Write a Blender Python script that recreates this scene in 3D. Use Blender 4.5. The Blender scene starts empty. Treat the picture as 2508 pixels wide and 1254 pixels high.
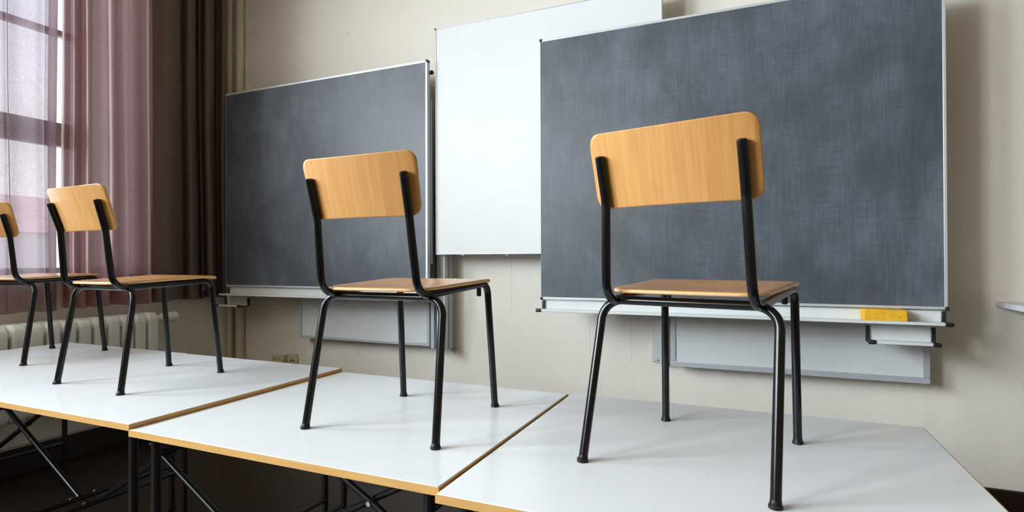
import bpy, bmesh, math, random
from mathutils import Vector, Matrix
random.seed(7)
scn = bpy.context.scene
COL = scn.collection
EYE = 1.22                       # height of the camera above the floor; heights below are given from it

# ------------------------------------------------------------------ materials
def new_mat(name):
    m = bpy.data.materials.new(name); m.use_nodes = True
    nt = m.node_tree; b = nt.nodes['Principled BSDF']
    return m, nt, b
def N(nt, t, **kw):
    n = nt.nodes.new(t)
    for k, v in kw.items(): setattr(n, k, v)
    return n
def coords(nt, scale=(1, 1, 1), rot=(0, 0, 0), kind='Object'):
    tc = N(nt, 'ShaderNodeTexCoord'); mp = N(nt, 'ShaderNodeMapping')
    mp.inputs['Scale'].default_value = scale; mp.inputs['Rotation'].default_value = rot
    nt.links.new(tc.outputs[kind], mp.inputs['Vector'])
    return mp.outputs['Vector']
def noise(nt, vec, scale=5, detail=4, rough=.5, dist=0):
    n = N(nt, 'ShaderNodeTexNoise'); nt.links.new(vec, n.inputs['Vector'])
    n.inputs['Scale'].default_value = scale; n.inputs['Detail'].default_value = detail
    n.inputs['Roughness'].default_value = rough; n.inputs['Distortion'].default_value = dist
    return n.outputs['Fac']
def ramp(nt, fac, stops):
    r = N(nt, 'ShaderNodeValToRGB'); e = r.color_ramp.elements
    while len(e) < len(stops): e.new(.5)
    for el, (p, c) in zip(e, stops):
        el.position = p; el.color = (*c, 1) if len(c) == 3 else c
    nt.links.new(fac, r.inputs['Fac']); return r.outputs['Color']
def mix(nt, a, b, fac, mode='MIX'):
    m = N(nt, 'ShaderNodeMix', data_type='RGBA', blend_type=mode)
    for s, v in ((0, fac), (6, a), (7, b)):
        if hasattr(v, 'is_linked') or hasattr(v, 'links'): nt.links.new(v, m.inputs[s])
        elif s == 0: m.inputs[0].default_value = v
        else: m.inputs[s].default_value = (*v, 1)
    return m.outputs[2]
def math_(nt, op, a, b=0.5):
    m = N(nt, 'ShaderNodeMath', operation=op)
    for i, v in enumerate((a, b)):
        if hasattr(v, 'links'): nt.links.new(v, m.inputs[i])
        else: m.inputs[i].default_value = v
    return m.outputs[0]
def bump(nt, b, h, strength=.1, dist=.01):
    n = N(nt, 'ShaderNodeBump'); n.inputs['Strength'].default_value = strength; n.inputs['Distance'].default_value = dist
    nt.links.new(h, n.inputs['Height']); nt.links.new(n.outputs['Normal'], b.inputs['Normal'])
def plain(name, col, rough=.5, metal=0, var=.06, scale=30, coat=0, spec=.5):
    m, nt, b = new_mat(name)
    f = noise(nt, coords(nt), scale, 3)
    c = ramp(nt, f, [(.3, tuple(x * (1 - var) for x in col)), (.7, tuple(min(1, x * (1 + var)) for x in col))])
    nt.links.new(c, b.inputs['Base Color'])
    b.inputs['Roughness'].default_value = rough; b.inputs['Metallic'].default_value = metal
    b.inputs['Coat Weight'].default_value = coat; b.inputs['Specular IOR Level'].default_value = spec
    return m

def wall_mat(name, col):
    m, nt, b = new_mat(name)
    v = coords(nt)
    big = noise(nt, v, .9, 4, .6)
    streak = noise(nt, coords(nt, (9, 9, .25)), 2.5, 4, .6)
    c = ramp(nt, big, [(.3, tuple(x * .955 for x in col)), (.7, col)])
    c = mix(nt, c, tuple(x * .90 for x in col), math_(nt, 'MULTIPLY', ramp(nt, streak, [(.5, (0, 0, 0)), (.75, (1, 1, 1))]), .25))
    spots = noise(nt, v, 14, 2, .5)
    c = mix(nt, c, (.25, .23, .2), math_(nt, 'MULTIPLY', ramp(nt, spots, [(.76, (0, 0, 0)), (.79, (1, 1, 1))]), .35))
    nt.links.new(c, b.inputs['Base Color'])
    b.inputs['Roughness'].default_value = .75
    bump(nt, b, noise(nt, v, 160, 4, .6), .22, .006)
    return m
def wood_mat(name, a, bcol, c3, axis=2, rough=.34, scale=1.0):
    """lacquered plywood, grain along the given axis"""
    m, nt, b = new_mat(name)
    sc = [38 * scale, 2.0 * scale, 2.0 * scale]; sc[axis] = 1.3 * scale
    if axis == 0: sc = [1.3 * scale, 38 * scale, 38 * scale]
    fine = noise(nt, coords(nt, tuple(sc)), 5, 5, .62, .3)
    sb = [2.6 * scale, .5, .5]; sb[axis] = .55 * scale
    if axis == 0: sb = [.5, 2.6, 2.6]
    fig = noise(nt, coords(nt, tuple(sb)), 2.2, 2, .5, .5)
    rings = N(nt, 'ShaderNodeMath', operation='FRACT'); nt.links.new(math_(nt, 'MULTIPLY', fig, 7.0), rings.inputs[0])
    c = ramp(nt, fine, [(.25, bcol), (.6, a)])
    c = mix(nt, c, c3, math_(nt, 'MULTIPLY', ramp(nt, rings.outputs[0], [(.0, (1, 1, 1)), (.16, (.12, .12, .12)), (.75, (0, 0, 0)), (1, (.9, .9, .9))]), .26))
    nt.links.new(c, b.inputs['Base Color'])
    b.inputs['Roughness'].default_value = rough
    b.inputs['Coat Weight'].default_value = .25; b.inputs['Coat Roughness'].default_value = .25
    bump(nt, b, fine, .04, .002)
    return m
def slate_mat(name):
    m, nt, b = new_mat(name)
    v = coords(nt)
    cloud = noise(nt, v, 1.7, 5, .6, .6)
    cloud2 = noise(nt, coords(nt, (1, 1, .45), (0, .3, 0)), 5.5, 5, .65, .3)
    vert = noise(nt, coords(nt, (75, 75, 3.2)), 2.2, 3, .7)
    hori = noise(nt, coords(nt, (3.2, 3.2, 75)), 2.2, 3, .7)
    weave = math_(nt, 'ADD', math_(nt, 'MULTIPLY', vert, .55), math_(nt, 'MULTIPLY', hori, .45))
    f = math_(nt, 'ADD', math_(nt, 'MULTIPLY', cloud, .42), math_(nt, 'ADD', math_(nt, 'MULTIPLY', cloud2, .28), math_(nt, 'MULTIPLY', weave, .36)))
    c = ramp(nt, f, [(.36, (.038, .044, .053)), (.52, (.074, .087, .108)), (.68, (.145, .166, .202))])
    nt.links.new(c, b.inputs['Base Color'])
    nt.links.new(ramp(nt, f, [(.35, (.36,) * 3), (.7, (.52,) * 3)]), b.inputs['Roughness'])
    b.inputs['Specular IOR Level'].default_value = .5
    bump(nt, b, weave, .03, .002)
    return m
def laminate_mat(name):
    m, nt, b = new_mat(name)
    v = coords(nt)
    base = (.815, .83, .85)
    f = noise(nt, v, 2.2, 3, .5)
    c = ramp(nt, f, [(.3, tuple(x * .975 for x in base)), (.7, base)])
    nt.links.new(c, b.inputs['Base Color'])
    nt.links.new(ramp(nt, f, [(.3, (.19,) * 3), (.7, (.25,) * 3)]), b.inputs['Roughness'])
    b.inputs['Specular IOR Level'].default_value = .45
    return m
def curtain_mat(name, col, sheer, trans, diffuse):
    m, nt, b = new_mat(name); nt.nodes.remove(b)
    out = nt.nodes['Material Output']
    v = coords(nt)
    w = math_(nt, 'ADD', math_(nt, 'MULTIPLY', noise(nt, coords(nt, (60, 60, 7)), 4, 3, .7), .6), math_(nt, 'MULTIPLY', noise(nt, coords(nt, (7, 7, 60)), 4, 3, .7), .4))
    c = ramp(nt, w, [(.35, tuple(x * .78 for x in diffuse)), (.62, diffuse)])
    ct = ramp(nt, w, [(.35, tuple(x * .80 for x in col)), (.62, col)])
    d = N(nt, 'ShaderNodeBsdfDiffuse'); t = N(nt, 'ShaderNodeBsdfTranslucent'); p = N(nt, 'ShaderNodeBsdfTransparent')
    nt.links.new(c, d.inputs['Color']); nt.links.new(ct, t.inputs['Color'])
    p.inputs['Color'].default_value = (1, .95, .95, 1)
    m1 = N(nt, 'ShaderNodeMixShader'); m1.inputs[0].default_value = trans
    nt.links.new(d.outputs[0], m1.inputs[1]); nt.links.new(t.outputs[0], m1.inputs[2])
    m2 = N(nt, 'ShaderNodeMixShader')
    nt.links.new(ramp(nt, w, [(.4, (sheer * 1.35,) * 3), (.62, (sheer * .75,) * 3)]), m2.inputs[0])
    nt.links.new(m1.outputs[0], m2.inputs[1]); nt.links.new(p.outputs[0], m2.inputs[2])
    nt.links.new(m2.outputs[0], out.inputs['Surface'])
    return m
def glass_mat(name):
    m, nt, b = new_mat(name); nt.nodes.remove(b)
    out = nt.nodes['Material Output']
    p = N(nt, 'ShaderNodeBsdfTransparent'); g = N(nt, 'ShaderNodeBsdfGlossy'); lw = N(nt, 'ShaderNodeLayerWeight'); lw.inputs['Blend'].default_value = .5; mx = N(nt, 'ShaderNodeMixShader')
    p.inputs['Color'].default_value = (.96, .98, .98, 1); g.inputs['Roughness'].default_value = .02
    f = math_(nt, 'ADD', math_(nt, 'MULTIPLY', math_(nt, 'POWER', lw.outputs['Facing'], 5.0), .6), .03)
    nt.links.new(f, mx.inputs[0]); nt.links.new(p.outputs[0], mx.inputs[1]); nt.links.new(g.outputs[0], mx.inputs[2])
    nt.links.new(mx.outputs[0], out.inputs['Surface'])
    return m
def sponge_mat():
    m, nt, b = new_mat('yellow_sponge')
    v = coords(nt)
    vo = N(nt, 'ShaderNodeTexVoronoi'); nt.links.new(v, vo.inputs['Vector']); vo.inputs['Scale'].default_value = 150
    f = noise(nt, v, 60, 4, .6)
    c = ramp(nt, f, [(.3, (.72, .36, .012)), (.65, (.86, .50, .03))])
    c = mix(nt, c, (.45, .22, .01), ramp(nt, vo.outputs['Distance'], [(.0, (.7, .7, .7)), (.3, (0, 0, 0))]))
    nt.links.new(c, b.inputs['Base Color']); b.inputs['Roughness'].default_value = .95
    bump(nt, b, vo.outputs['Distance'], .18, .003)
    return m
def floor_mat():
    m, nt, b = new_mat('dark_brown_floor')
    br = N(nt, 'ShaderNodeTexBrick'); nt.links.new(coords(nt), br.inputs['Vector'])
    br.inputs['Scale'].default_value = 1.0; br.inputs['Brick Width'].default_value = 1.4; br.inputs['Row Height'].default_value = .12
    br.inputs['Mortar Size'].default_value = .002
    br.inputs['Color1'].default_value = (.026, .012, .007, 1); br.inputs['Color2'].default_value = (.020, .009, .006, 1); br.inputs['Mortar'].default_value = (.012, .006, .004, 1)
    g = noise(nt, coords(nt, (2, 40, 1)), 3, 4, .6)
    c = mix(nt, br.outputs['Color'], (.014, .007, .0045), math_(nt, 'MULTIPLY', g, .6))
    nt.links.new(c, b.inputs['Base Color']); b.inputs['Roughness'].default_value = .42
    return m

M = {}
M['wall'] = wall_mat('cream_plaster', (.87, .825, .745))
M['ochre'] = wall_mat('ochre_plaster', (.26, .20, .13))
M['ceiling'] = plain('cream_ceiling', (.42, .34, .25), .8)
M['floor'] = floor_mat()
M['base'] = plain('dark_baseboard', (.016, .008, .006), .35)
M['ply'] = wood_mat('beech_plywood_back', (.60, .305, .098), (.50, .235, .068), (.43, .18, .045), axis=2)
M['plyseat'] = wood_mat('beech_plywood_seat', (.60, .30, .096), (.49, .225, .065), (.44, .18, .045), axis=1, rough=.24)
M['plyedge'] = plain('plywood_edge', (.70, .43, .20), .5, var=.12, scale=60)
M['tube'] = plain('black_tube', (.006, .006, .0065), .16, spec=.3)
M['rubber'] = plain('black_plastic', (.006, .0065, .007), .45, spec=.3)
M['leg'] = plain('black_table_frame', (.007, .007, .008), .3, spec=.5)
M['lam'] = laminate_mat('white_laminate')
M['edge'] = wood_mat('yellow_beech_edge', (.62, .355, .115), (.53, .285, .08), (.42, .21, .055), axis=0, rough=.5, scale=.8)
M['slate'] = slate_mat('chalkboard_slate')
M['wb'] = plain('whiteboard_enamel', (.79, .80, .81), .45, var=.012, scale=3, spec=.25)
M['wbl'] = plain('whiteboard_lower', (.70, .72, .735), .3, var=.02, scale=3)
M['alu'] = plain('brushed_aluminium', (.62, .64, .66), .42, metal=.35, var=.03)
M['aluframe'] = plain('grey_aluminium_frame', (.50, .53, .57), .42, metal=.2, var=.03)
M['tray'] = plain('white_tray', (.70, .72, .73), .4, var=.02)
M['cap'] = plain('dark_plastic_cap', (.014, .017, .022), .4)
M['screw'] = plain('screw_steel', (.7, .7, .7), .25, metal=1)
M['sponge'] = sponge_mat()
M['rad'] = plain('radiator_enamel', (.88, .88, .85), .38, var=.03, scale=8)
M['pipe'] = plain('cream_pipe_paint', (.68, .60, .45), .4, var=.03, scale=6)
M['frame'] = plain('window_frame_paint', (.70, .66, .58), .4, var=.03)
M['glass'] = glass_mat('window_glass')
M['sheer'] = curtain_mat('sheer_mauve_curtain', (.62, .475, .49), .18, .72, (.22, .155, .155))
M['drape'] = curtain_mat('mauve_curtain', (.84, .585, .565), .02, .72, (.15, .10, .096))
M['shaded_drape'] = curtain_mat('shaded_mauve_curtain', (.40, .27, .24), .0, .3, (.235, .18, .155))  # same cloth as drape; shade away from the window put into its colour
M['sock'] = plain('ivory_socket', (.60, .54, .38), .4)
M['hole'] = plain('socket_hole', (.01, .008, .006), .6)
M['shelf'] = plain('white_shelf', (.74, .75, .77), .45)
M['roof'] = plain('red_roof', (.78, .56, .48), .8, var=.15, scale=2)
M['facade'] = plain('pale_facade', (.80, .78, .77), .8, var=.05, scale=1)
M['ground'] = plain('street_ground', (.35, .34, .32), .9, var=.1, scale=.5)
M['chalk'] = plain('chalk_trace', (.55, .57, .60), .9, var=.3, scale=200)
M['crack'] = plain('plaster_crack', (.34, .31, .28), .9)
M['graphite'] = plain('pencil_smear', (.46, .47, .50), .8, var=.2, scale=300)

# ------------------------------------------------------------------ mesh helpers
class MB:
    """collects shapes; build() links them as one mesh object"""
    def __init__(s): s.bm = bmesh.new()
    def box(s, lo, hi, mi=0):
        x0, y0, z0 = lo; x1, y1, z1 = hi
        v = [s.bm.verts.new(p) for p in ((x0, y0, z0), (x1, y0, z0), (x1, y1, z0), (x0, y1, z0), (x0, y0, z1), (x1, y0, z1), (x1, y1, z1), (x0, y1, z1))]
        for f in ((3, 2, 1, 0), (4, 5, 6, 7), (0, 1, 5, 4), (1, 2, 6, 5), (2, 3, 7, 6), (3, 0, 4, 7)):
            s.bm.faces.new([v[i] for i in f]).material_index = mi
        return s
    def sweep(s, pts, r, seg=14, caps=True, mi=0):
        """round tube through points; r is a radius or a list of radii"""
        pts = [Vector(p) for p in pts]
        rr = r if isinstance(r, (list, tuple)) else [r] * len(pts)
        rings = []; nrm = None
        for i, p in enumerate(pts):
            a = pts[max(i - 1, 0)]; b = pts[min(i + 1, len(pts) - 1)]
            t = (b - a).normalized()
            if nrm is None:
                up = Vector((0, 0, 1)) if abs(t.z) < .9 else Vector((1, 0, 0))
                nrm = (up - t * up.dot(t)).normalized()
            else: nrm = (nrm - t * nrm.dot(t)).normalized()
            bi = t.cross(nrm)
            rings.append([s.bm.verts.new(p + (nrm * math.cos(q) + bi * math.sin(q)) * rr[i]) for q in (2 * math.pi * k / seg for k in range(seg))])
        for A, B in zip(rings, rings[1:]):
            for k in range(seg):
                s.bm.faces.new((A[k], A[(k + 1) % seg], B[(k + 1) % seg], B[k])).material_index = mi
        if caps:
            s.bm.faces.new(rings[0][::-1]).material_index = mi; s.bm.faces.new(rings[-1]).material_index = mi
        return s
    def grid(s, rows, close_u=False, mi=0):
        V = [[s.bm.verts.new(p) for p in row] for row in rows]
        for A, B in zip(V, V[1:]):
            for k in range(len(A) - 1):
                s.bm.faces.new((A[k], A[k + 1], B[k + 1], B[k])).material_index = mi
        return V
    def prism(s, poly, lo, hi, axis=2, mi=0):
        def P(p, h):
            q = list(p); q.insert(axis, h); return q
        a = [s.bm.verts.new(P(p, lo)) for p in poly]; b = [s.bm.verts.new(P(p, hi)) for p in poly]
        s.bm.faces.new(a[::-1]).material_index = mi; s.bm.faces.new(b).material_index = mi
        n = len(poly)
        for i in range(n): s.bm.faces.new((a[i], a[(i + 1) % n], b[(i + 1) % n], b[i])).material_index = mi
        return s
    def build(s, name, mats, parent=None, bevel=0, smooth=35, seg=2):
        bmesh.ops.recalc_face_normals(s.bm, faces=s.bm.faces)
        me = bpy.data.meshes.new(name); s.bm.to_mesh(me); s.bm.free()
        for m in (mats if isinstance(mats, (list, tuple)) else [mats]): me.materials.append(m)
        if smooth:
            me.polygons.foreach_set('use_smooth', [True] * len(me.polygons)); me.set_sharp_from_angle(angle=math.radians(smooth))
        o = bpy.data.objects.new(name, me); COL.objects.link(o)
        if parent: o.parent = parent
        if bevel:
            b = o.modifiers.new('bevel', 'BEVEL'); b.width = bevel; b.segments = seg; b.limit_method = 'ANGLE'; b.angle_limit = math.radians(40); b.harden_normals = False
        return o
def tag(o, label=None, cat=None, group=None, kind=None):
    if label: o['label'] = label
    if cat: o['category'] = cat
    if group: o['group'] = group
    if kind: o['kind'] = kind
    return o
def thing(name, label, cat, loc=(0, 0, 0), rz=0, group=None):
    o = bpy.data.objects.new(name, None); o.empty_display_size = .1; COL.objects.link(o)
    o.location = loc; o.rotation_euler = (0, 0, rz)
    return tag(o, label, cat, group)
def fillet(pts, rads, n=8):
    """polyline with rounded corners"""
    pts = [Vector(p) for p in pts]; out = [pts[0]]
    for i in range(1, len(pts) - 1):
        a, p, b = pts[i - 1], pts[i], pts[i + 1]; r = rads[i - 1]
        u = (a - p).normalized(); w = (b - p).normalized()
        ang = u.angle(w)
        if r <= 0 or ang > 3.1: out.append(p); continue
        d = min(r / math.tan(ang / 2), (a - p).length * .49 if i > 1 else (a - p).length * .9, (b - p).length * .49 if i < len(pts) - 2 else (b - p).length * .9)
        A = p + u * d; B = p + w * d; rr = d * math.tan(ang / 2)
        c = p + (u + w).normalized() * (rr / math.sin(ang / 2))
        x = (A - c).normalized(); z = (B - c).normalized(); tot = x.angle(z)
        for k in range(n + 1):
            t = k / n
            q = (x * math.sin((1 - t) * tot) + z * math.sin(t * tot)) / math.sin(tot)
            out.append(c + q * rr)
    out.append(pts[-1]); return out

# ------------------------------------------------------------------ room
XL, YF, XR, YB, ZC = -3.87, 3.27, 4.3, -7.4, 3.7     # inner faces
WT = .32                                               # wall thickness
def H(z): return z + EYE
def struct(name, mb, m, parent=None, **kw):
    o = mb.build(name, m, parent, **kw)
    if parent is None: o['kind'] = 'structure'
    return o
struct('floor', MB().box((XL - WT, YB - WT, -.1), (XR + WT, YF + WT, 0)), M['floor'], smooth=0)
struct('ceiling', MB().box((XL - WT, YB - WT, ZC), (XR + WT, YF + WT, ZC + .15)), M['ceiling'], smooth=0)
struct('wall_front', MB().box((XL - WT, YF, 0), (XR + WT, YF + WT, ZC)), M['wall'], smooth=0)
struct('wall_rear', MB().box((XL - WT, YB - WT, 0), (XR + WT, YB, ZC)), M['ochre'], smooth=0)
struct('wall_right', MB().box((XR, YB, 0), (XR + WT, YF, ZC)), M['ochre'], smooth=0)
WIN = [(.15, 2.52), (-2.1, -.3), (-4.6, -2.8), (-6.9, -5.1)]        # window openings along the left wall (y from, y to); the last is unseen, added for frontal light
SILL, HEAD = H(-.09), 3.45
wl = MB()
wl.box((XL - WT, YB, 0), (XL, YF, SILL)); wl.box((XL - WT, YB, HEAD), (XL, YF, ZC))
edges = [YF] + [e for w in WIN for e in (w[1], w[0])] + [YB]
for a, b in zip(edges[::2], edges[1::2]): wl.box((XL - WT, b, SILL), (XL, a, HEAD))
struct('wall_left', wl, M['wall'], smooth=0)
def baseboard(name, lo, hi, out):
    mb = MB(); mb.box(lo, hi)
    o = struct(name, mb, M['base'], bevel=.006)
BH = H(-1.065)
baseboard('baseboard_front', (XL + .02, YF - .02, 0), (XR, YF, BH), 0)
baseboard('baseboard_left', (XL, YB + .02, 0), (XL + .02, YF, BH), 0)
tr = struct('trim_1', MB().box((XL, YB + .02, BH), (XL + .014, YF - .02, BH + .012)), plain('pale_trim', (.5, .46, .4), .5))
for i, (y0, y1) in enumerate(WIN):
    x0, x1 = XL - .16, XL - .10
    w = MB(); t = .07
    w.box((x0, y0, SILL), (x1, y0 + t, HEAD)); w.box((x0, y1 - t, SILL), (x1, y1, HEAD))
    w.box((x0, y0 + t, SILL), (x1, y1 - t, SILL + .05)); w.box((x0, y0 + t, HEAD - t), (x1, y1 - t, HEAD))
    wo = struct(f'window_{i + 1}', w, M['frame'], bevel=.006)
    stile = y1 - .30 if i == 0 else (y0 + y1) / 2
    MB().box((x0 + .002, stile - .045, SILL + .05), (x1 + .012, stile + .03, HEAD - t)).build('stile', M['frame'], wo, .005)
    for a, b in ((y0 + t, stile - .045), (stile + .03, y1 - t)):
        if not (i == 0 and a == stile + .03):
            MB().box((x0 + .005, a, H(.716)), (x1 + .008, b, H(.862))).build('transom', M['frame'], wo, .005)
            MB().box((x0 + .01, a, H(1.408)), (x1, b, H(1.444))).build('glazing_bar', M['frame'], wo, .003)
        MB().box((x0 + .027, a, SILL + .05), (x0 + .031, b, HEAD - t)).build('pane', M['glass'], wo, smooth=0)
    MB().box((x1, y0 - .05, SILL - .03), (XL + .05, y1 + .05, SILL + .006)).build('window_sill', M['frame'], wo, .006)

# ------------------------------------------------------------------ curtains
def catmull(P, n=7):
    out = []
    for i in range(len(P) - 1):
        p0, p1, p2, p3 = P[max(i - 1, 0)], P[i], P[i + 1], P[min(i + 2, len(P) - 1)]
        for k in range(n):
            t = k / n
            out.append(tuple(.5 * (2 * b + (c - a) * t + (2 * a - 5 * b + 4 * c - d) * t * t + (3 * b - a - 3 * c + d) * t ** 3) for a, b, c, d in zip(p0, p1, p2, p3)))
    out.append(P[-1]); return out
def curtain(name, prof, zb, zt, m, label, drift=(0, 0), flare=.15, seed=0, gain=1.0):
    rnd = random.Random(seed)
    pr = catmull([(y, dx) for dx, y in prof]); rows = []
    ph = [rnd.uniform(0, 6.28) for _ in range(4)]
    nz = 36
    for k in range(nz + 1):
        t = k / nz; z = zb + (zt - zb) * t
        row = []
        for y, dx in pr:
            amp = 1 + flare * (1 - t) * math.sin(y * 9 + ph[0])
            wob = .006 * math.sin(z * 2.3 + y * 7 + ph[1]) * (1 - t) + drift[0] * (1 - t) ** 2 * math.sin((y - pr[0][0]) / max(.01, pr[-1][0] - pr[0][0]) * math.pi)
            zz = z + (.006 * math.sin(y * 23 + ph[2]) if k == 0 else 0)
            row.append((XL + .09 + dx * amp * gain, y + wob, zz))
        rows.append(row)
    mb = MB(); mb.grid(rows)
    o = mb.build(name, m, smooth=180)
    tag(o, label, 'curtain', 'mauve curtains along the window wall')
    return o
ZT = 3.6
curtain('curtain', [(-.01, 1.585), (.02, 1.608), (-.015, 1.64), (0, 1.687), (.02, 1.698), (-.035, 1.73), (.03, 1.702), (.01, 1.775), (0, 1.838), (.02, 1.872), (-.035, 1.908), (.03, 1.884), (0, 1.929), (-.015, 1.966), (-.028, 1.95), (-.03, 1.925)],
        H(-.29), ZT, M['sheer'], 'thin sheer mauve curtain at far left, window frame and sky showing through it', (.02, 0), .1, 1)
curtain('curtain', [(-.02, 1.994), (-.04, 2.02), (.015, 2.013), (0, 2.038), (-.05, 2.081), (.02, 2.058), (.035, 2.068), (0, 2.106), (-.05, 2.157), (0, 2.152), (.04, 2.162), (.035, 2.203), (-.02, 2.253), (-.045, 2.295), (.01, 2.287), (.035, 2.302), (.02, 2.332), (-.03, 2.373), (-.02, 2.393), (0, 2.413), (.03, 2.434), (.04, 2.457), (0, 2.5), (-.05, 2.545)],
        H(-.285), ZT, M['drape'], 'pinkish mauve curtain lit from behind, pleated, between the sheer curtain and the dark one', (.02, 0), .12, 2, 1.5)
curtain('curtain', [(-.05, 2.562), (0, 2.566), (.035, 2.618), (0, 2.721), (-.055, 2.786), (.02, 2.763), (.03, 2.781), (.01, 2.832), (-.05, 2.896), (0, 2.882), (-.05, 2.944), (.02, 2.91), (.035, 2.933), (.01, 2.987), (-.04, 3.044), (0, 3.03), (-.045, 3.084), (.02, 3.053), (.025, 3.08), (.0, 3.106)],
        H(-.28), ZT, M['shaded_drape'], 'mauve curtain coloured darker for the shade, hanging in the corner beside the left chalkboard', (.03, 0), .25, 3, 1.15)

# ------------------------------------------------------------------ radiator
PITCH, RY1, RTOP = .0822, 2.50, H(-.345)
rad = thing('radiator', 'white ribbed column radiator standing under the curtained window', 'radiator', (XL + .13, RY1, 0))
nsec = 16; RZ0 = .335
def section(y):
    mb = MB(); h = RTOP - RZ0; w = .029
    # one deep column with rounded top and bottom, joined to its neighbours by lower hubs
    def outline(x1, z0, z1, r):
        P = []
        for cx, cz, a0 in ((x1 - r, z1 - r, 0), (-x1 + r, z1 - r, 90), (-x1 + r, z0 + r, 180), (x1 - r, z0 + r, 270)):
            for q in range(7): P.append((cx + r * math.cos(math.radians(a0 + 15 * q)), cz + r * math.sin(math.radians(a0 + 15 * q))))
        return P
    mb.prism(outline(.08, RZ0, RTOP, .045), y - .0335, y + .0335, axis=1)
    for za, zb in ((RTOP - .082, RTOP - .010), (RZ0 + .010, RZ0 + .082)):
        mb.prism(outline(.076, za, zb, .035), y - PITCH / 2, y + PITCH / 2, axis=1)
    return mb
for k in range(nsec):
    section(-PITCH * (k + .5)).build('section', M['rad'], rad, .012, seg=3)
yf = -PITCH * (nsec - 1.5)
MB().box((-.03, yf - .02, 0), (.03, yf + .02, RZ0 + .03)).build('foot', M['rad'], rad, .004)
v = MB(); zc = RTOP - .045
v.sweep([(0.0, 0, zc), (0, .05, zc)], .016, 16)
vb = v.build('valve', M['rad'], rad)
k = MB()
k.sweep([(0, .05, zc), (0, .06, zc), (0, .075, zc), (0, .15, zc), (0, .165, zc), (0, .17, zc)], [.02, .028, .031, .036, .034, .026], 20)
kn = k.build('valve_knob', M['rad'], vb)
MB().sweep([(0, .168, zc), (0, .174, zc)], .011, 14).build('knob_recess', M['hole'], kn)
for y in (-PITCH * 2, -PITCH * (nsec - 2)): MB().box((-.128, y - .02, RZ0 + .05), (-.06, y + .02, RZ0 + .08)).build('wall_bracket', M['rad'], rad, .004)

# ------------------------------------------------------------------ heating pipes in the corner
def pipe(x, y, r, label):
    o = MB().sweep([(x, y, .001), (x, y, .5), (x, y, 1.5), (x, y, ZC - .001)], r, 24).build('heating_pipe', M['pipe'])
    tag(o, label, 'pipe')
pipe(-3.838, 3.188, .020, 'slim cream heating pipe running up the corner, next to the dark curtain')
pipe(-3.778, 3.234, .031, 'thicker cream heating pipe running up the corner above the left chalkboard')

# ------------------------------------------------------------------ boards
def board_frame(x0, x1, y0, y1, z0, z1, t, parent, m, corner=None, cap=.012, tl=None):
    tl = tl or t
    w = MB()
    w.box((x0, y0, z0), (x1, y1, z0 + t)); w.box((x0, y0, z1 - t), (x1, y1, z1))
    w.box((x0, y0, z0 + t), (x0 + tl, y1, z1 - t)); w.box((x1 - t, y0, z0 + t), (x1, y1, z1 - t))
    w.build('frame', m, parent, .002)
    if corner:
        for x in ((x0, x1) if tl > .002 else (x1,)):
            for z in (z0, z1):
                MB().box((x - (.004 if x == x0 else cap), y0 - .003, z - (.004 if z == z0 else cap)), (x + (cap if x == x0 else .004), y1 - .004, z + (cap if z == z0 else .004))).build('corner_cap', corner, parent, .003)
def tray_part(name, x0, x1, y, ztop, zbot, depth, parent, plate_ext=(0, 0)):
    """aluminium ledge: back plate and lip, dark end pieces on both ends"""
    w = MB(); w.box((x0, y, zbot), (x1, y + .008, ztop))
    w.box((x0, y - depth, zbot - .004), (x1, y, zbot + .004))
    w.box((x0, y - depth - .004, zbot - .005), (x1, y - depth + .004, zbot + .009))
    t = w.build(name, M['tray'], parent, .0025)
    for x, s in ((x0, -1), (x1, 1)):
        a, b = sorted((x - s * .010, x + s * .006))
        c = MB(); c.box((a, y - .010, zbot - .004), (b, y + .004, ztop - .004))
        c.box((a, y - depth, zbot - .006), (b, y - .01, zbot + .003))
        c.sweep([(x - s * .022, y - depth, zbot + .002), (x + s * .002, y - depth, zbot + .002), (x + s * .009, y - depth, zbot + .002)], [.0095, .0105, .007], 12)
        c.build('end_cap', M['cap'], t, .002)
    return t
def chalkboard(x0, x1, y, z0, z1, label, small, tl=.004):
    t = thing('chalkboard', label, 'chalkboard', ((x0 + x1) / 2, y, H(z0)), 0, 'sliding chalkboards on the front wall')
    ox, oy, oz = (x0 + x1) / 2, y, H(z0)
    X0, X1, Z1 = x0 - ox, x1 - ox, z1 - z0
    MB().box((X0 + (.005 if tl > .002 else -.001), .002, .005), (X1 - .005, .03, Z1 - .005)).build('writing_surface', M['slate'], t, smooth=0)
    board_frame(X0, X1, 0, .034, 0, Z1, .013, t, M['alu'], M['cap'], tl=tl)
    tr = tray_part('chalk_tray', X0 + .008, X1 - .010, .022, -.004, -.058, .10, t)
    a, b, ztop, zb, d = small
    tray_part('eraser_tray', a - ox, b - ox, .044, ztop - z0, zb - z0, d, t)
    MB().box((a - ox, .048, zb - z0), (b - ox, .056, -.0)).build('tray_holder', M['tray'], t, .002)
    return t
cbR = chalkboard(-1.100, .770, 2.95, -.222, 1.243, 'larger right chalkboard with chalk haze, behind the nearest chair', (.477, .728, -.30, -.373, .08))
cbL = chalkboard(-3.690, -1.896, 3.03, -.195, 1.272, 'left chalkboard, darker, half behind the second chair, beside the curtain', (-3.736, -3.495, -.275, -.340, .085), tl=.001)
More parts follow.
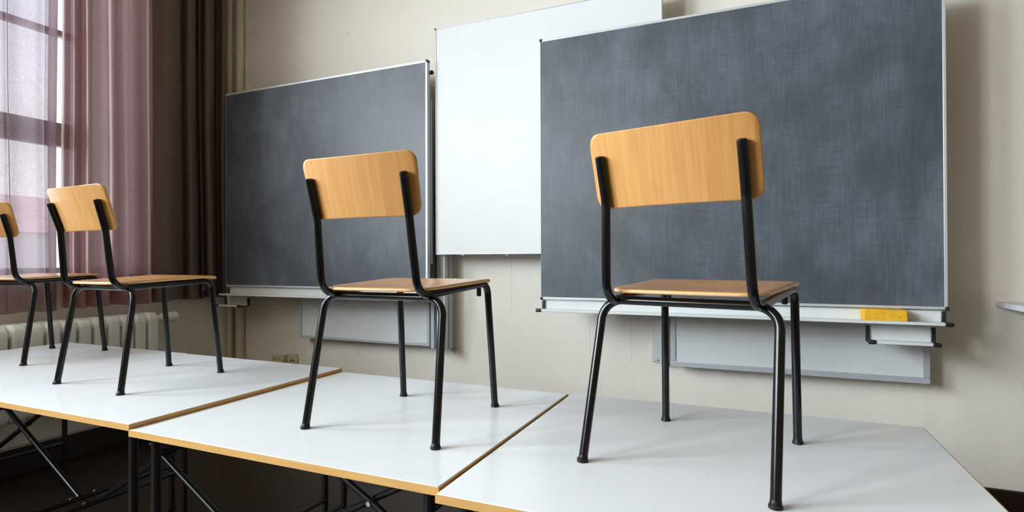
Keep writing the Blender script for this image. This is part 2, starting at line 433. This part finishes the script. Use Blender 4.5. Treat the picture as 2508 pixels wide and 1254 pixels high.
# faint chalk traces on the slate
def chalk_mark(board, x, z, r, ox, oz, rot=0, ln=1.0):
    pts = []
    for k in range(11):
        q = 2 * math.pi * k / 10 * ln
        pts.append((x - ox + r * math.cos(q + rot), .0035, z - oz + r * .55 * math.sin(q + rot)))
    MB().sweep(pts, .0014, 5).build('chalk_trace', M['chalk'], board)
chalk_mark(cbR, -.354, -.021, .015, -.165, -.222, .4, .95)
chalk_mark(cbR, .152, -.027, .015, -.165, -.222, 1.2, .9)
chalk_mark(cbR, -.048, 1.167, .012, -.165, -.222, 2.2, .4)
# catch on the left board's outer edge and its guide rail behind
MB().sweep([(.897 - .02, .045, 1.40), (.897 + .012, .045, 1.40), (.897 + .018, .045, 1.40)], [.012, .014, .009], 12).build('catch', M['cap'], cbL)
rail = MB().box((.855, .036, .168), (.905, .052, 1.222)).build('guide_rail', M['aluframe'], cbL, .002)
for z in (.19, 1.19): MB().sweep([(.892, .037, z), (.892, .033, z)], .006, 10).build('screw', M['screw'], rail)

# whiteboard between the chalkboards
wb = thing('whiteboard', 'white glossy board, between and above the two chalkboards', 'whiteboard', (-1.157, 3.08, H(.034)))
X0, X1, Z1 = -1.866 + 1.157, -.444 + 1.157, 1.484 - .034
MB().box((X0 + .003, .004, .003), (X1 - .003, .026, Z1 - .003)).build('writing_surface', M['wb'], wb, .004)
board_frame(X0, X1, .001, .028, 0, Z1, .007, wb, M['alu'])
for x in (X0, X1): MB().box((x - .006, -.001, Z1 - .007), (x + .006, .02, Z1 + .004)).build('corner_cap', M['cap'], wb, .003)
MB().box((-.36, .004, Z1), (-.335, .016, Z1 + .010)).build('hook', M['wb'], wb, .002)
for x in (-.52, -.22): MB().box((x, .004, -.006), (x + .012, .014, .001)).build('hook', M['wb'], wb, .001)

# lower boards that hang behind, only their bottoms show
def lower_board(x0, x1, y, z0, z1, label, fr):
    t = thing('lower_whiteboard', label, 'whiteboard', ((x0 + x1) / 2, y, H(z0)), 0, 'lowered white boards behind the chalkboards')
    ox = (x0 + x1) / 2; A, B, Z = x0 - ox, x1 - ox, z1 - z0
    MB().box((A + .01, .006, .01), (B - .01, .022, Z - .01)).build('writing_surface', M['wbl'], t, smooth=0)
    w = MB(); f = fr
    w.box((A, 0, 0), (B, .03, f)); w.box((A, 0, Z - f), (B, .03, Z)); w.box((A, 0, f), (A + f, .03, Z - f)); w.box((B - f, 0, f), (B, .03, Z - f))
    w.build('frame', M['aluframe'], t, .003)
    return t
lbR = lower_board(-.422, .756, 3.16, -.588, .60, 'lowered white panel in a grey frame showing below the right chalkboard', .03)
lbL = lower_board(-3.105, -1.975, 3.18, -.575, .60, 'lowered white panel in a grey frame showing below the left chalkboard', .022)
# pylons carrying the boards
def pylon(x0, x1, y, z0, z1, label):
    t = thing('board_pylon', label, 'pylon', ((x0 + x1) / 2, YF, H(z0)), 0, 'aluminium pylons of the boards')
    ox = (x0 + x1) / 2; A, B, Z = x0 - ox, x1 - ox, z1 - z0; d = y - YF
    w = MB(); w.box((A + .03, d, 0), (B, d + .012, Z)); w.box((B - .012, d + .012, 0), (B, -.006, Z)); w.box((A + .03, d + .012, 0), (A + .042, -.006, Z))
    w.box((A, -.016, 0), (B + .012, 0, Z))
    w.build('column', M['alu'], t, .002)
    MB().box((B + .0005, d + .045, .004), (B + .006, d + .052, Z)).build('groove', M['aluframe'], t)
    MB().box((B - .022, d - .004, 0), (B - .018, d + .001, Z)).build('groove', M['aluframe'], t)
    for x, z in ((B - .008, .02), (A + .042, .02)): MB().sweep([(x, d + .001, z), (x, d - .003, z)], .0045, 10).build('screw', M['screw'], t)
    return t
pylon(-1.925, -1.833, 3.14, -.585, .575, 'aluminium pylon standing below the left edge of the upper whiteboard')
pylon(-.536, -.432, 3.205, -.587, .5, 'aluminium pylon beside the lowered panel under the right chalkboard')
MB_ = MB().box((-1.953, 3.16, H(-.583)), (-1.928, YF, H(.556)))
o = MB_.build('board_guide', M['aluframe'], None, .002); tag(o, 'narrow grey guide strip left of the pylon behind the second chair', 'guide rail')

# yellow sponge on the tray
s = MB().box((-.082, -.043, 0), (.082, .043, .052)); o = s.build('sponge', M['sponge'], None, .005)
o.location = (.529, 2.923, H(-.2755)); tag(o, 'yellow block sponge lying on the tray of the right chalkboard', 'sponge')

# white shelf on the right
t = thing('wall_shelf', 'white wall shelf cut off by the right edge, right of the chalkboard', 'shelf', (1.3, YF, H(-.225)))
MB().box((-.27, -.62, 0), (.5, -.001, .024)).build('shelf_board', M['shelf'], t, .003)
MB().box((.1, -.3, -.2), (.12, -.001, 0)).build('bracket', M['shelf'], t, .002)

# sockets low on the wall
t = thing('socket_box', 'ivory slanted double socket box on the wall behind the third table', 'socket', (-3.372, YF, H(-.79)))
MB().prism([(-.001, 0), (-.05, .0), (-.035, .062), (-.001, .066)], -.062, .058, axis=0).build('housing', M['sock'], t, .004)
for x in (-.03, .028): MB().sweep([(x, -.041, .03), (x, -.0475, .028)], .019, 18).build('socket_insert', M['sock'], t)
t = thing('wall_socket', 'ivory flat socket plate with two holes beside the slanted socket box', 'socket', (-3.252, YF, H(-.79)))
pl = MB().box((-.052, -.012, 0), (.052, -.001, .075)).build('cover_plate', M['sock'], t, .004)
for x in (-.012, .016): MB().sweep([(x, -.010, .022), (x, -.0135, .022)], .007, 12).build('hole', M['hole'], pl)

# hairline cracks in the plaster are part of the wall
wf = bpy.data.objects['wall_front']
for x, z0, z1 in ((-.905, -.34, -.585), (-.655, -.36, -.60), (-1.42, .02, -.34)):
    pts = []; n = 9
    for k in range(n + 1):
        pts.append((x + random.uniform(-.0018, .0018), YF + .0001, H(z0 + (z1 - z0) * k / n)))
    MB().sweep(pts, .0006, 5).build('plaster_crack', M['crack'], wf)

# ------------------------------------------------------------------ tables
TT = .018
def table(x, y, w, d, rot, top, label, bare=''):
    """x, y is the front left corner"""
    t = thing('work_table', label, 'table', (x, y, 0), rot, 'white tables pushed together in a row')
    T = top
    tp = MB().box((0.0 if 'l' in bare else .002, .002, T - TT), (w if 'r' in bare else w - .002, d - .002, T)).build('tabletop', M['lam'], t, .0012)
    e = MB()
    e.box((0, 0, T - TT - .0005), (w, .0035, T - .0012)); e.box((0, d - .0035, T - TT - .0005), (w, d, T - .0012))
    if 'l' not in bare: e.box((0, .0035, T - TT - .0005), (.0035, d - .0035, T - .0012))
    if 'r' not in bare: e.box((w - .0035, .0035, T - TT - .0005), (w, d - .0035, T - .0012))
    e.build('edge_band', M['edge'], tp)
    ix, iy, r = .05, .045, .0125; zt = T - TT - .001
    for lx in (ix, w - ix):
        for ly in (iy, d - iy):
            lg = MB().sweep([(lx, ly, .014), (lx, ly, zt)], r, 18).build('leg', M['leg'], t)
            MB().sweep([(lx, ly, 0), (lx, ly, .004), (lx, ly, .02)], [.015, .016, .0145], 18).build('foot_cap', M['rubber'], lg)
        for zc, nm in ((.22, 'lower_rail'), (T - .075, 'upper_rail')):
            rl = MB().sweep([(lx, iy, zc), (lx, d - iy, zc)], .010, 14).build(nm, M['leg'], t)
            if nm == 'lower_rail':
                for yy in (d / 2 - .045, d / 2 + .045): MB().sweep([(lx, yy, zc + .008), (lx, yy, zc + .014)], .006, 8).build('bolt', M['screw'], rl)
    for s in (0, 1):
        a, b = (ix, w - ix) if s == 0 else (w - ix, ix)
        yy = d / 2 + (-.012 if s == 0 else .012)
        MB().sweep([(a + (.012 if s == 0 else -.012), yy, T - .045), (b, yy, .225)], .011, 14).build('cross_brace', M['leg'], t)
    MB().sweep([(w / 2, d / 2 - .028, (T - .045 + .225) / 2), (w / 2, d / 2 + .028, (T - .045 + .225) / 2)], .008, 10).build('pivot_bolt', M['screw'], t)
    for lx in (ix, w - ix): MB().box((lx - .014, d / 2 - .05, T - .055), (lx + .014, d / 2 + .05, zt)).build('brace_bracket', M['leg'], t, .003)
    return t
TA = table(-.5945, .977, 1.0315, .924, .0, H(-.474), 'white table nearest the camera, at right, under the nearest chair')
TB = table(-1.599, 1.002, .999, .872, -.003, H(-.470), 'white table in the middle, under the second chair from the right')
TC = table(-2.562, 1.004, .961, .878, 0, H(-.456), 'white table left of the middle one, under the third chair', 'l')
TD = table(-3.541, 1.010, .978, .880, 0, H(-.456), 'white table farthest left, beside the radiator, under the partly hidden chair', 'r')

# a few pencil smears and scratches on the laminate
def smear(tab, x, y, z, ln, ang, r=.0006):
    pts = [(x + (k / 5 - .5) * ln * math.cos(ang) + random.uniform(-.002, .002), y + (k / 5 - .5) * ln * math.sin(ang) + random.uniform(-.002, .002), z - r * .6) for k in range(6)]
    MB().sweep(pts, r, 4).build('pencil_smear', M['graphite'], tab)
for i in range(16): smear(TB, random.uniform(.2, .85), random.uniform(.05, .32), H(-.470), random.uniform(.01, .05), random.uniform(-.9, .9))
for i in range(20): smear(TA, random.uniform(.1, .95), random.uniform(.10, .75), H(-.474), random.uniform(.01, .09), random.uniform(.7, 1.9), .0004)

# ------------------------------------------------------------------ chairs
def round_edge(mb, ra, rb, e=.0022):
    n = len(ra); cen = sum((v.co for v in ra), Vector()) / n
    m1, m2 = [], []
    for i in range(n):
        tan = ra[(i + 1) % n].co - ra[i - 1].co; up = ra[i].co - rb[i].co
        o = tan.cross(up).normalized()
        if o.dot(ra[i].co - cen) < 0: o = -o
        m1.append(mb.bm.verts.new(ra[i].co - up * .22 + o * e)); m2.append(mb.bm.verts.new(ra[i].co - up * .78 + o * e))
    for A, B, mi in ((ra, m1, 0), (m1, m2, 1), (m2, rb, 0)):
        for i in range(n): mb.bm.faces.new((A[i], A[(i + 1) % n], B[(i + 1) % n], B[i])).material_index = mi
def lerp(a, b, t): return tuple(x + (y - x) * t for x, y in zip(a, b))
def make_chair(label, x, y, h, top, g):
    t = thing('school_chair', label, 'chair', (x, y, top + .0005), -h, 'school chairs standing on the tables')
    R = .0106
    g = dict(g); g['upc'] = (g['upc'][0], g['upc'][1], g['upc'][2] - .004); g['fc'] = (g['fc'][0], g['fc'][1], g['fc'][2] - .004)
    for s in (-1, 1):
        P = lambda k: (s * g[k][0], g[k][1], g[k][2])
        # one bent tube per side: back post, seat rail, front leg
        post_top, kink, upc, fc, ff = P('top'), P('kink'), P('upc'), P('fc'), P('ff')
        path = fillet([post_top, kink, upc, fc, lerp((ff[0], ff[1], 0), fc, .02)], [.12, .052, .036], 10)
        # cut points
        i1 = min(range(len(path)), key=lambda i: (path[i] - Vector(lerp(upc, fc, .18))).length if i > 20 else 9)
        i2 = min(range(len(path)), key=lambda i: (path[i] - Vector(lerp(upc, fc, .80))).length if i > 20 else 9)
        post = [*path[:i1 + 1], Vector(lerp(upc, fc, .22))]
        railp = [Vector(lerp(upc, fc, .22)), Vector(lerp(upc, fc, .5)), Vector(lerp(upc, fc, .80))]
        legp = [Vector(lerp(upc, fc, .80))] + [p for p in path[i1 + 1:] if (p - Vector(upc)).length > .801 * (Vector(fc) - Vector(upc)).length]
        u = (Vector(post_top) - Vector(kink)).normalized()
        post = [Vector(post_top) + u * .006, Vector(post_top) + u * .004] + post
        MB().sweep(post, [R * .55, R * .93] + [R] * (len(post) - 2), 18).build('back_post', M['tube'], t)
        MB().sweep(railp, R, 18).build('seat_rail', M['tube'], t)
        lg = MB().sweep(legp, R, 18).build('leg', M['tube'], t)
        MB().sweep([(ff[0], ff[1], 0), (ff[0], ff[1], .0045), lerp((ff[0], ff[1], 0), fc, .021), lerp((ff[0], ff[1], 0), fc, .036)], [.0132, .0136, .0114, .0109], 18).build('foot_cap', M['rubber'], lg)
        # stop under the seat rail
        b = lerp(upc, fc, .95); bx = b[0] - s * .019
        MB().sweep([(bx, b[1], b[2] + .004), (bx, b[1], b[2] - .037), (bx, b[1], b[2] - .040)], [.0072, .0072, .006], 14).build('stacking_stop', M['rubber'], t)
    # rear legs and the bar between them: one arch, cut in three
    a = g['arch']; rf = g['rf']
    arch = fillet([lerp((-rf[0], rf[1], 0), (-a[0], a[1], a[2]), .02), (-a[0], a[1], a[2]), (a[0], a[1], a[2]), lerp((rf[0], rf[1], 0), (a[0], a[1], a[2]), .02)], [.05, .05], 12)
    cut = a[0] - .085
    left = [p for p in arch if p.x <= -cut - .002] + [Vector((-cut, a[1], a[2]))]
    right = [Vector((cut, a[1], a[2]))] + [p for p in arch if p.x >= cut + .002]
    for pts, s in ((left, -1), (right, 1)):
        lg = MB().sweep(pts, R, 18).build('leg', M['tube'], t)
        f0 = (s * rf[0], rf[1], 0); f1 = (s * a[0], a[1], a[2])
        MB().sweep([f0, (f0[0], f0[1], .0045), lerp(f0, f1, .021), lerp(f0, f1, .036)], [.0132, .0136, .0114, .0109], 18).build('foot_cap', M['rubber'], lg)
    MB().sweep([(-cut, a[1], a[2]), (0, a[1], a[2]), (cut, a[1], a[2])], R, 18).build('cross_bar', M['tube'], t)
    fcv = lerp(g['upc'], g['fc'], .80)
    MB().sweep([(-fcv[0], fcv[1], fcv[2] - .002), (0, fcv[1], fcv[2] - .002), (fcv[0], fcv[1], fcv[2] - .002)], R * .85, 14).build('cross_bar', M['tube'], t)
    # seat: dished plywood with a rolled front edge
    rear, front = g['sR'], g['sF']
    f0, f1 = rear[1] - .018, g['fc'][1] + .022
    w0, w1 = rear[0] + .004, max(.183, front[0])
    z0, z1 = rear[2] + .001, front[2] + .0015
    th = .0095; nv, nu = 40, 26; rc0, rc1 = .05, .055
    def halfw(f):
        v = (f - f0) / (f1 - f0); w = w0 + (w1 - w0) * min(1, v * 1.08)
        d0, d1 = f - f0, f1 - f
        if d0 < rc0: w -= rc0 - math.sqrt(max(0, rc0 ** 2 - (rc0 - d0) ** 2))
        if d1 < rc1: w -= rc1 - math.sqrt(max(0, rc1 ** 2 - (rc1 - d1) ** 2))
        return w
    def zs(s_, f):
        v = (f - f0) / (f1 - f0)
        z = z0 + (z1 - z0) * v - .008 * math.sin(math.pi * min(1, v * 1.15)) ** 2 * max(0, 1 - (s_ / .145) ** 2)
        d1 = f1 - f
        if d1 < .06: z -= .010 * (1 - d1 / .06) ** 2
        return z
    fs = []
    for k in range(nv + 1):
        q = k / nv; fs.append(f0 + (f1 - f0) * (.5 - .5 * math.cos(math.pi * q)))
    def bow(s_, f):   # front and rear edges bow outwards a little
        v = (f - f0) / (f1 - f0); k = 1 - (s_ / .2) ** 2
        return f + .016 * k * max(0, v - .5) * 2 - .020 * k * max(0, .5 - v) * 2
    mb = MB(); tops, bots = [], []
    for f in fs:
        w = max(halfw(f), .02)
        rt, rb = [], []
        for k in range(nu + 1):
            s_ = w * (2 * k / nu - 1); z = zs(s_, f); ff_ = bow(s_, f)
            rt.append((s_, ff_, z)); rb.append((s_, ff_, z - th))
        tops.append(rt); bots.append(rb)
    A = mb.grid(tops); B = mb.grid(bots)
    ring = lambda G: [G[0][k] for k in range(nu + 1)] + [G[i][nu] for i in range(1, nv + 1)] + [G[nv][k] for k in range(nu - 1, -1, -1)] + [G[i][0] for i in range(nv - 1, 0, -1)]
    ra, rb = ring(A), ring(B)
    round_edge(mb, ra, rb)
    mb.build('seat', [M['plyseat'], M['plyedge']], t, smooth=62)
    # backrest: curved plywood panel in front of the posts
    bT, bB = g['bT'], g['bB']; zT, zB = bT[2], bB[2]
    wT, wB = bT[0], bB[0]; rc = .026; nv, nu = 26, 34; th = .0095; c2 = .7; dip = .006
    sl = (g['top'][1] - g['kink'][1]) / (g['top'][2] - g['kink'][2])
    def post_f(z): return g['kink'][1] + sl * (z - g['kink'][2])
    def base_f(s_, z): return post_f(z) + R + .0012 + c2 * (s_ * s_ - g['top'][0] ** 2)
    mb = MB(); fr, bk = [], []
    zs_ = [zB + (zT - zB) * (.5 - .5 * math.cos(math.pi * k / nv)) for k in range(nv + 1)]
    for z in zs_:
        v_ = (z - zB) / (zT - zB); w = wB + (wT - wB) * v_
        for d in (z - zB, zT - z):
            if d < rc: w -= rc - math.sqrt(max(0, rc * rc - (rc - d) ** 2))
        rf_, rb_ = [], []
        for k in range(nu + 1):
            s_ = w * (2 * k / nu - 1); y_ = base_f(s_, z); n = 2 * c2 * s_
            ln = math.sqrt(1 + n * n)
            zz = z - dip * (1 - (s_ / wT) ** 2) * max(0, v_ * 1.6 - .6)
            rb_.append((s_, y_, zz)); rf_.append((s_ - th * n / ln, y_ + th / ln, zz))
        fr.append(rf_); bk.append(rb_)
    A = mb.grid(fr); B = mb.grid(bk); ra, rb = ring(A), ring(B)
    round_edge(mb, ra, rb)
    mb.build('backrest', [M['ply'], M['plyedge']], t, smooth=62)
    return t
gA = dict(rf=(0.2088,-0.0323,0),ff=(0.1749,0.4035,0),arch=(0.2010,0.0659,0.3746),upc=(0.1633,0.0031,0.3762),kink=(0.1547,-0.0141,0.6078),top=(0.1549,-0.0436,0.7035),fc=(0.1713,0.3911,0.4032),bT=(0.1845,-0.0362,0.7598),bB=(0.1840,0.0192,0.5946),sR=(0.1725,0.0623,0.4027),sF=(0.1856,0.3990,0.4177))
gB = dict(rf=(0.2123,-0.0026,0),ff=(0.1750,0.4162,0),arch=(0.1971,0.0616,0.3703),upc=(0.1574,0.0042,0.3788),kink=(0.1493,-0.0231,0.5839),top=(0.1516,-0.0510,0.6836),fc=(0.1657,0.3812,0.4007),bT=(0.1822,-0.0438,0.7405),bB=(0.1731,0.0191,0.5832),sR=(0.1573,0.0446,0.3955),sF=(0.1822,0.3899,0.4108))
gC = dict(rf=(0.2001,0.0041,0),ff=(0.1669,0.4042,0),arch=(0.1845,0.0591,0.3597),upc=(0.1522,0.0063,0.3628),kink=(0.1412,-0.0133,0.5680),top=(0.1477,-0.0428,0.6602),fc=(0.1558,0.3698,0.3811),bT=(0.1786,-0.0380,0.7170),bB=(0.1742,0.0136,0.5646),sR=(0.1480,0.0457,0.3808),sF=(0.1840,0.3545,0.3977))
gD = dict(rf=(0.1942,0.0007,0),ff=(0.1683,0.4077,0),arch=(0.1861,0.0589,0.3568),upc=(0.1488,0.0027,0.3662),kink=(0.1414,-0.0171,0.5652),top=(0.1426,-0.0466,0.6558),fc=(0.1586,0.3691,0.3822),bT=(0.1742,-0.0364,0.7129),bB=(0.1670,0.0120,0.5642),sR=(0.1480,0.0451,0.3807),sF=(0.1840,0.3547,0.3959))
make_chair('largest, nearest wooden school chair, at right before the right chalkboard', -.1595, 1.2530, .2291, H(-.474), gA)
make_chair('wooden school chair on the middle table, before the left chalkboard', -.9407, 1.2044, .0088, H(-.470), gB)
make_chair('wooden school chair before the pink curtain, second from the left', -2.1809, 1.2195, .0455, H(-.456), gC)
make_chair('wooden school chair at far left, cut off by the picture edge', -3.1253, 1.3536, -.1903, H(-.456), gD)

# ------------------------------------------------------------------ outside
struct('ground', MB().box((-70, -40, -4.2), (XL - WT - .3, 60, -4.1)), M['ground'], smooth=0)
t = thing('house', 'blurred pale house with a red roof outside, seen through the sheer curtain', 'building', (-27, 13, -4.1))
MB().box((-3, -3.2, 0), (2, 2.2, 6.4)).build('facade', M['facade'], t)
MB().prism([(-3.4, 6.4), (2.4, 6.4), (-.5, 8.0)], -3.5, 2.4, axis=1).build('roof', M['roof'], t)

# ------------------------------------------------------------------ light
w = bpy.data.worlds.new('sky'); scn.world = w; w.use_nodes = True
nt = w.node_tree; bg = nt.nodes['Background']
tc = N(nt, 'ShaderNodeTexCoord'); sep = N(nt, 'ShaderNodeSeparateXYZ'); nt.links.new(tc.outputs['Generated'], sep.inputs[0])
c = ramp(nt, sep.outputs['Z'], [(.0, (.93, .94, .97)), (.18, (.90, .93, 1.0)), (.5, (.68, .78, 1.0))])
nt.links.new(c, bg.inputs['Color']); bg.inputs['Strength'].default_value = 3.0
def area(name, loc, rot, sx, sy, power, col):
    L = bpy.data.lights.new(name, 'AREA'); L.shape = 'RECTANGLE'; L.size = sx; L.size_y = sy; L.energy = power; L.color = col
    o = bpy.data.objects.new(name, L); COL.objects.link(o); o.location = loc; o.rotation_euler = rot; return o
for y0, y1, p, c in ((.17, .85, 85, (.92, .96, 1)), (-2.1, -.3, 490, (.80, .91, 1)), (-4.6, -2.8, 640, (.94, .96, 1)), (-6.9, -5.1, 60, (.95, .96, 1))):  # last entry lights from the added, unseen window
    area('window_daylight', (XL - .24, (y0 + y1) / 2, (SILL + .7 + HEAD) / 2), (0, -math.pi / 2, 0), HEAD - SILL - .7, y1 - y0, p, c)

# ------------------------------------------------------------------ camera
cam = bpy.data.cameras.new('camera'); co = bpy.data.objects.new('camera', cam); COL.objects.link(co); scn.camera = co
F, yaw, pitch, roll = 1364.76, .4085, .00683, -.00312
cam.sensor_width = 36; cam.sensor_fit = 'HORIZONTAL'; cam.lens = F / 2508 * 36; cam.clip_start = .05; cam.clip_end = 300
cy, sy, cp, sp, cr, sr = math.cos(yaw), math.sin(yaw), math.cos(pitch), math.sin(pitch), math.cos(roll), math.sin(roll)
Rz = Matrix(((cy, sy, 0), (-sy, cy, 0), (0, 0, 1))); B_ = Matrix(((1, 0, 0), (0, 0, -1), (0, 1, 0)))
Rx = Matrix(((1, 0, 0), (0, cp, sp), (0, -sp, cp))); Ro = Matrix(((cr, -sr, 0), (sr, cr, 0), (0, 0, 1)))
Rm = Ro @ Rx @ B_ @ Rz
rows = (Rm[0], -Rm[1], -Rm[2])
mw = Matrix((rows[0], rows[1], rows[2])).transposed().to_4x4(); mw.translation = (0, 0, EYE)
co.matrix_world = mw

scn.view_settings.view_transform = 'Standard'; scn.view_settings.look = 'None'
scn.view_settings.exposure = 0; scn.view_settings.gamma = 1
scn.cycles.use_denoising = True; scn.cycles.max_bounces = 10; scn.cycles.diffuse_bounces = 6; scn.cycles.transparent_max_bounces = 16
scn.cycles.sample_clamp_indirect = 6
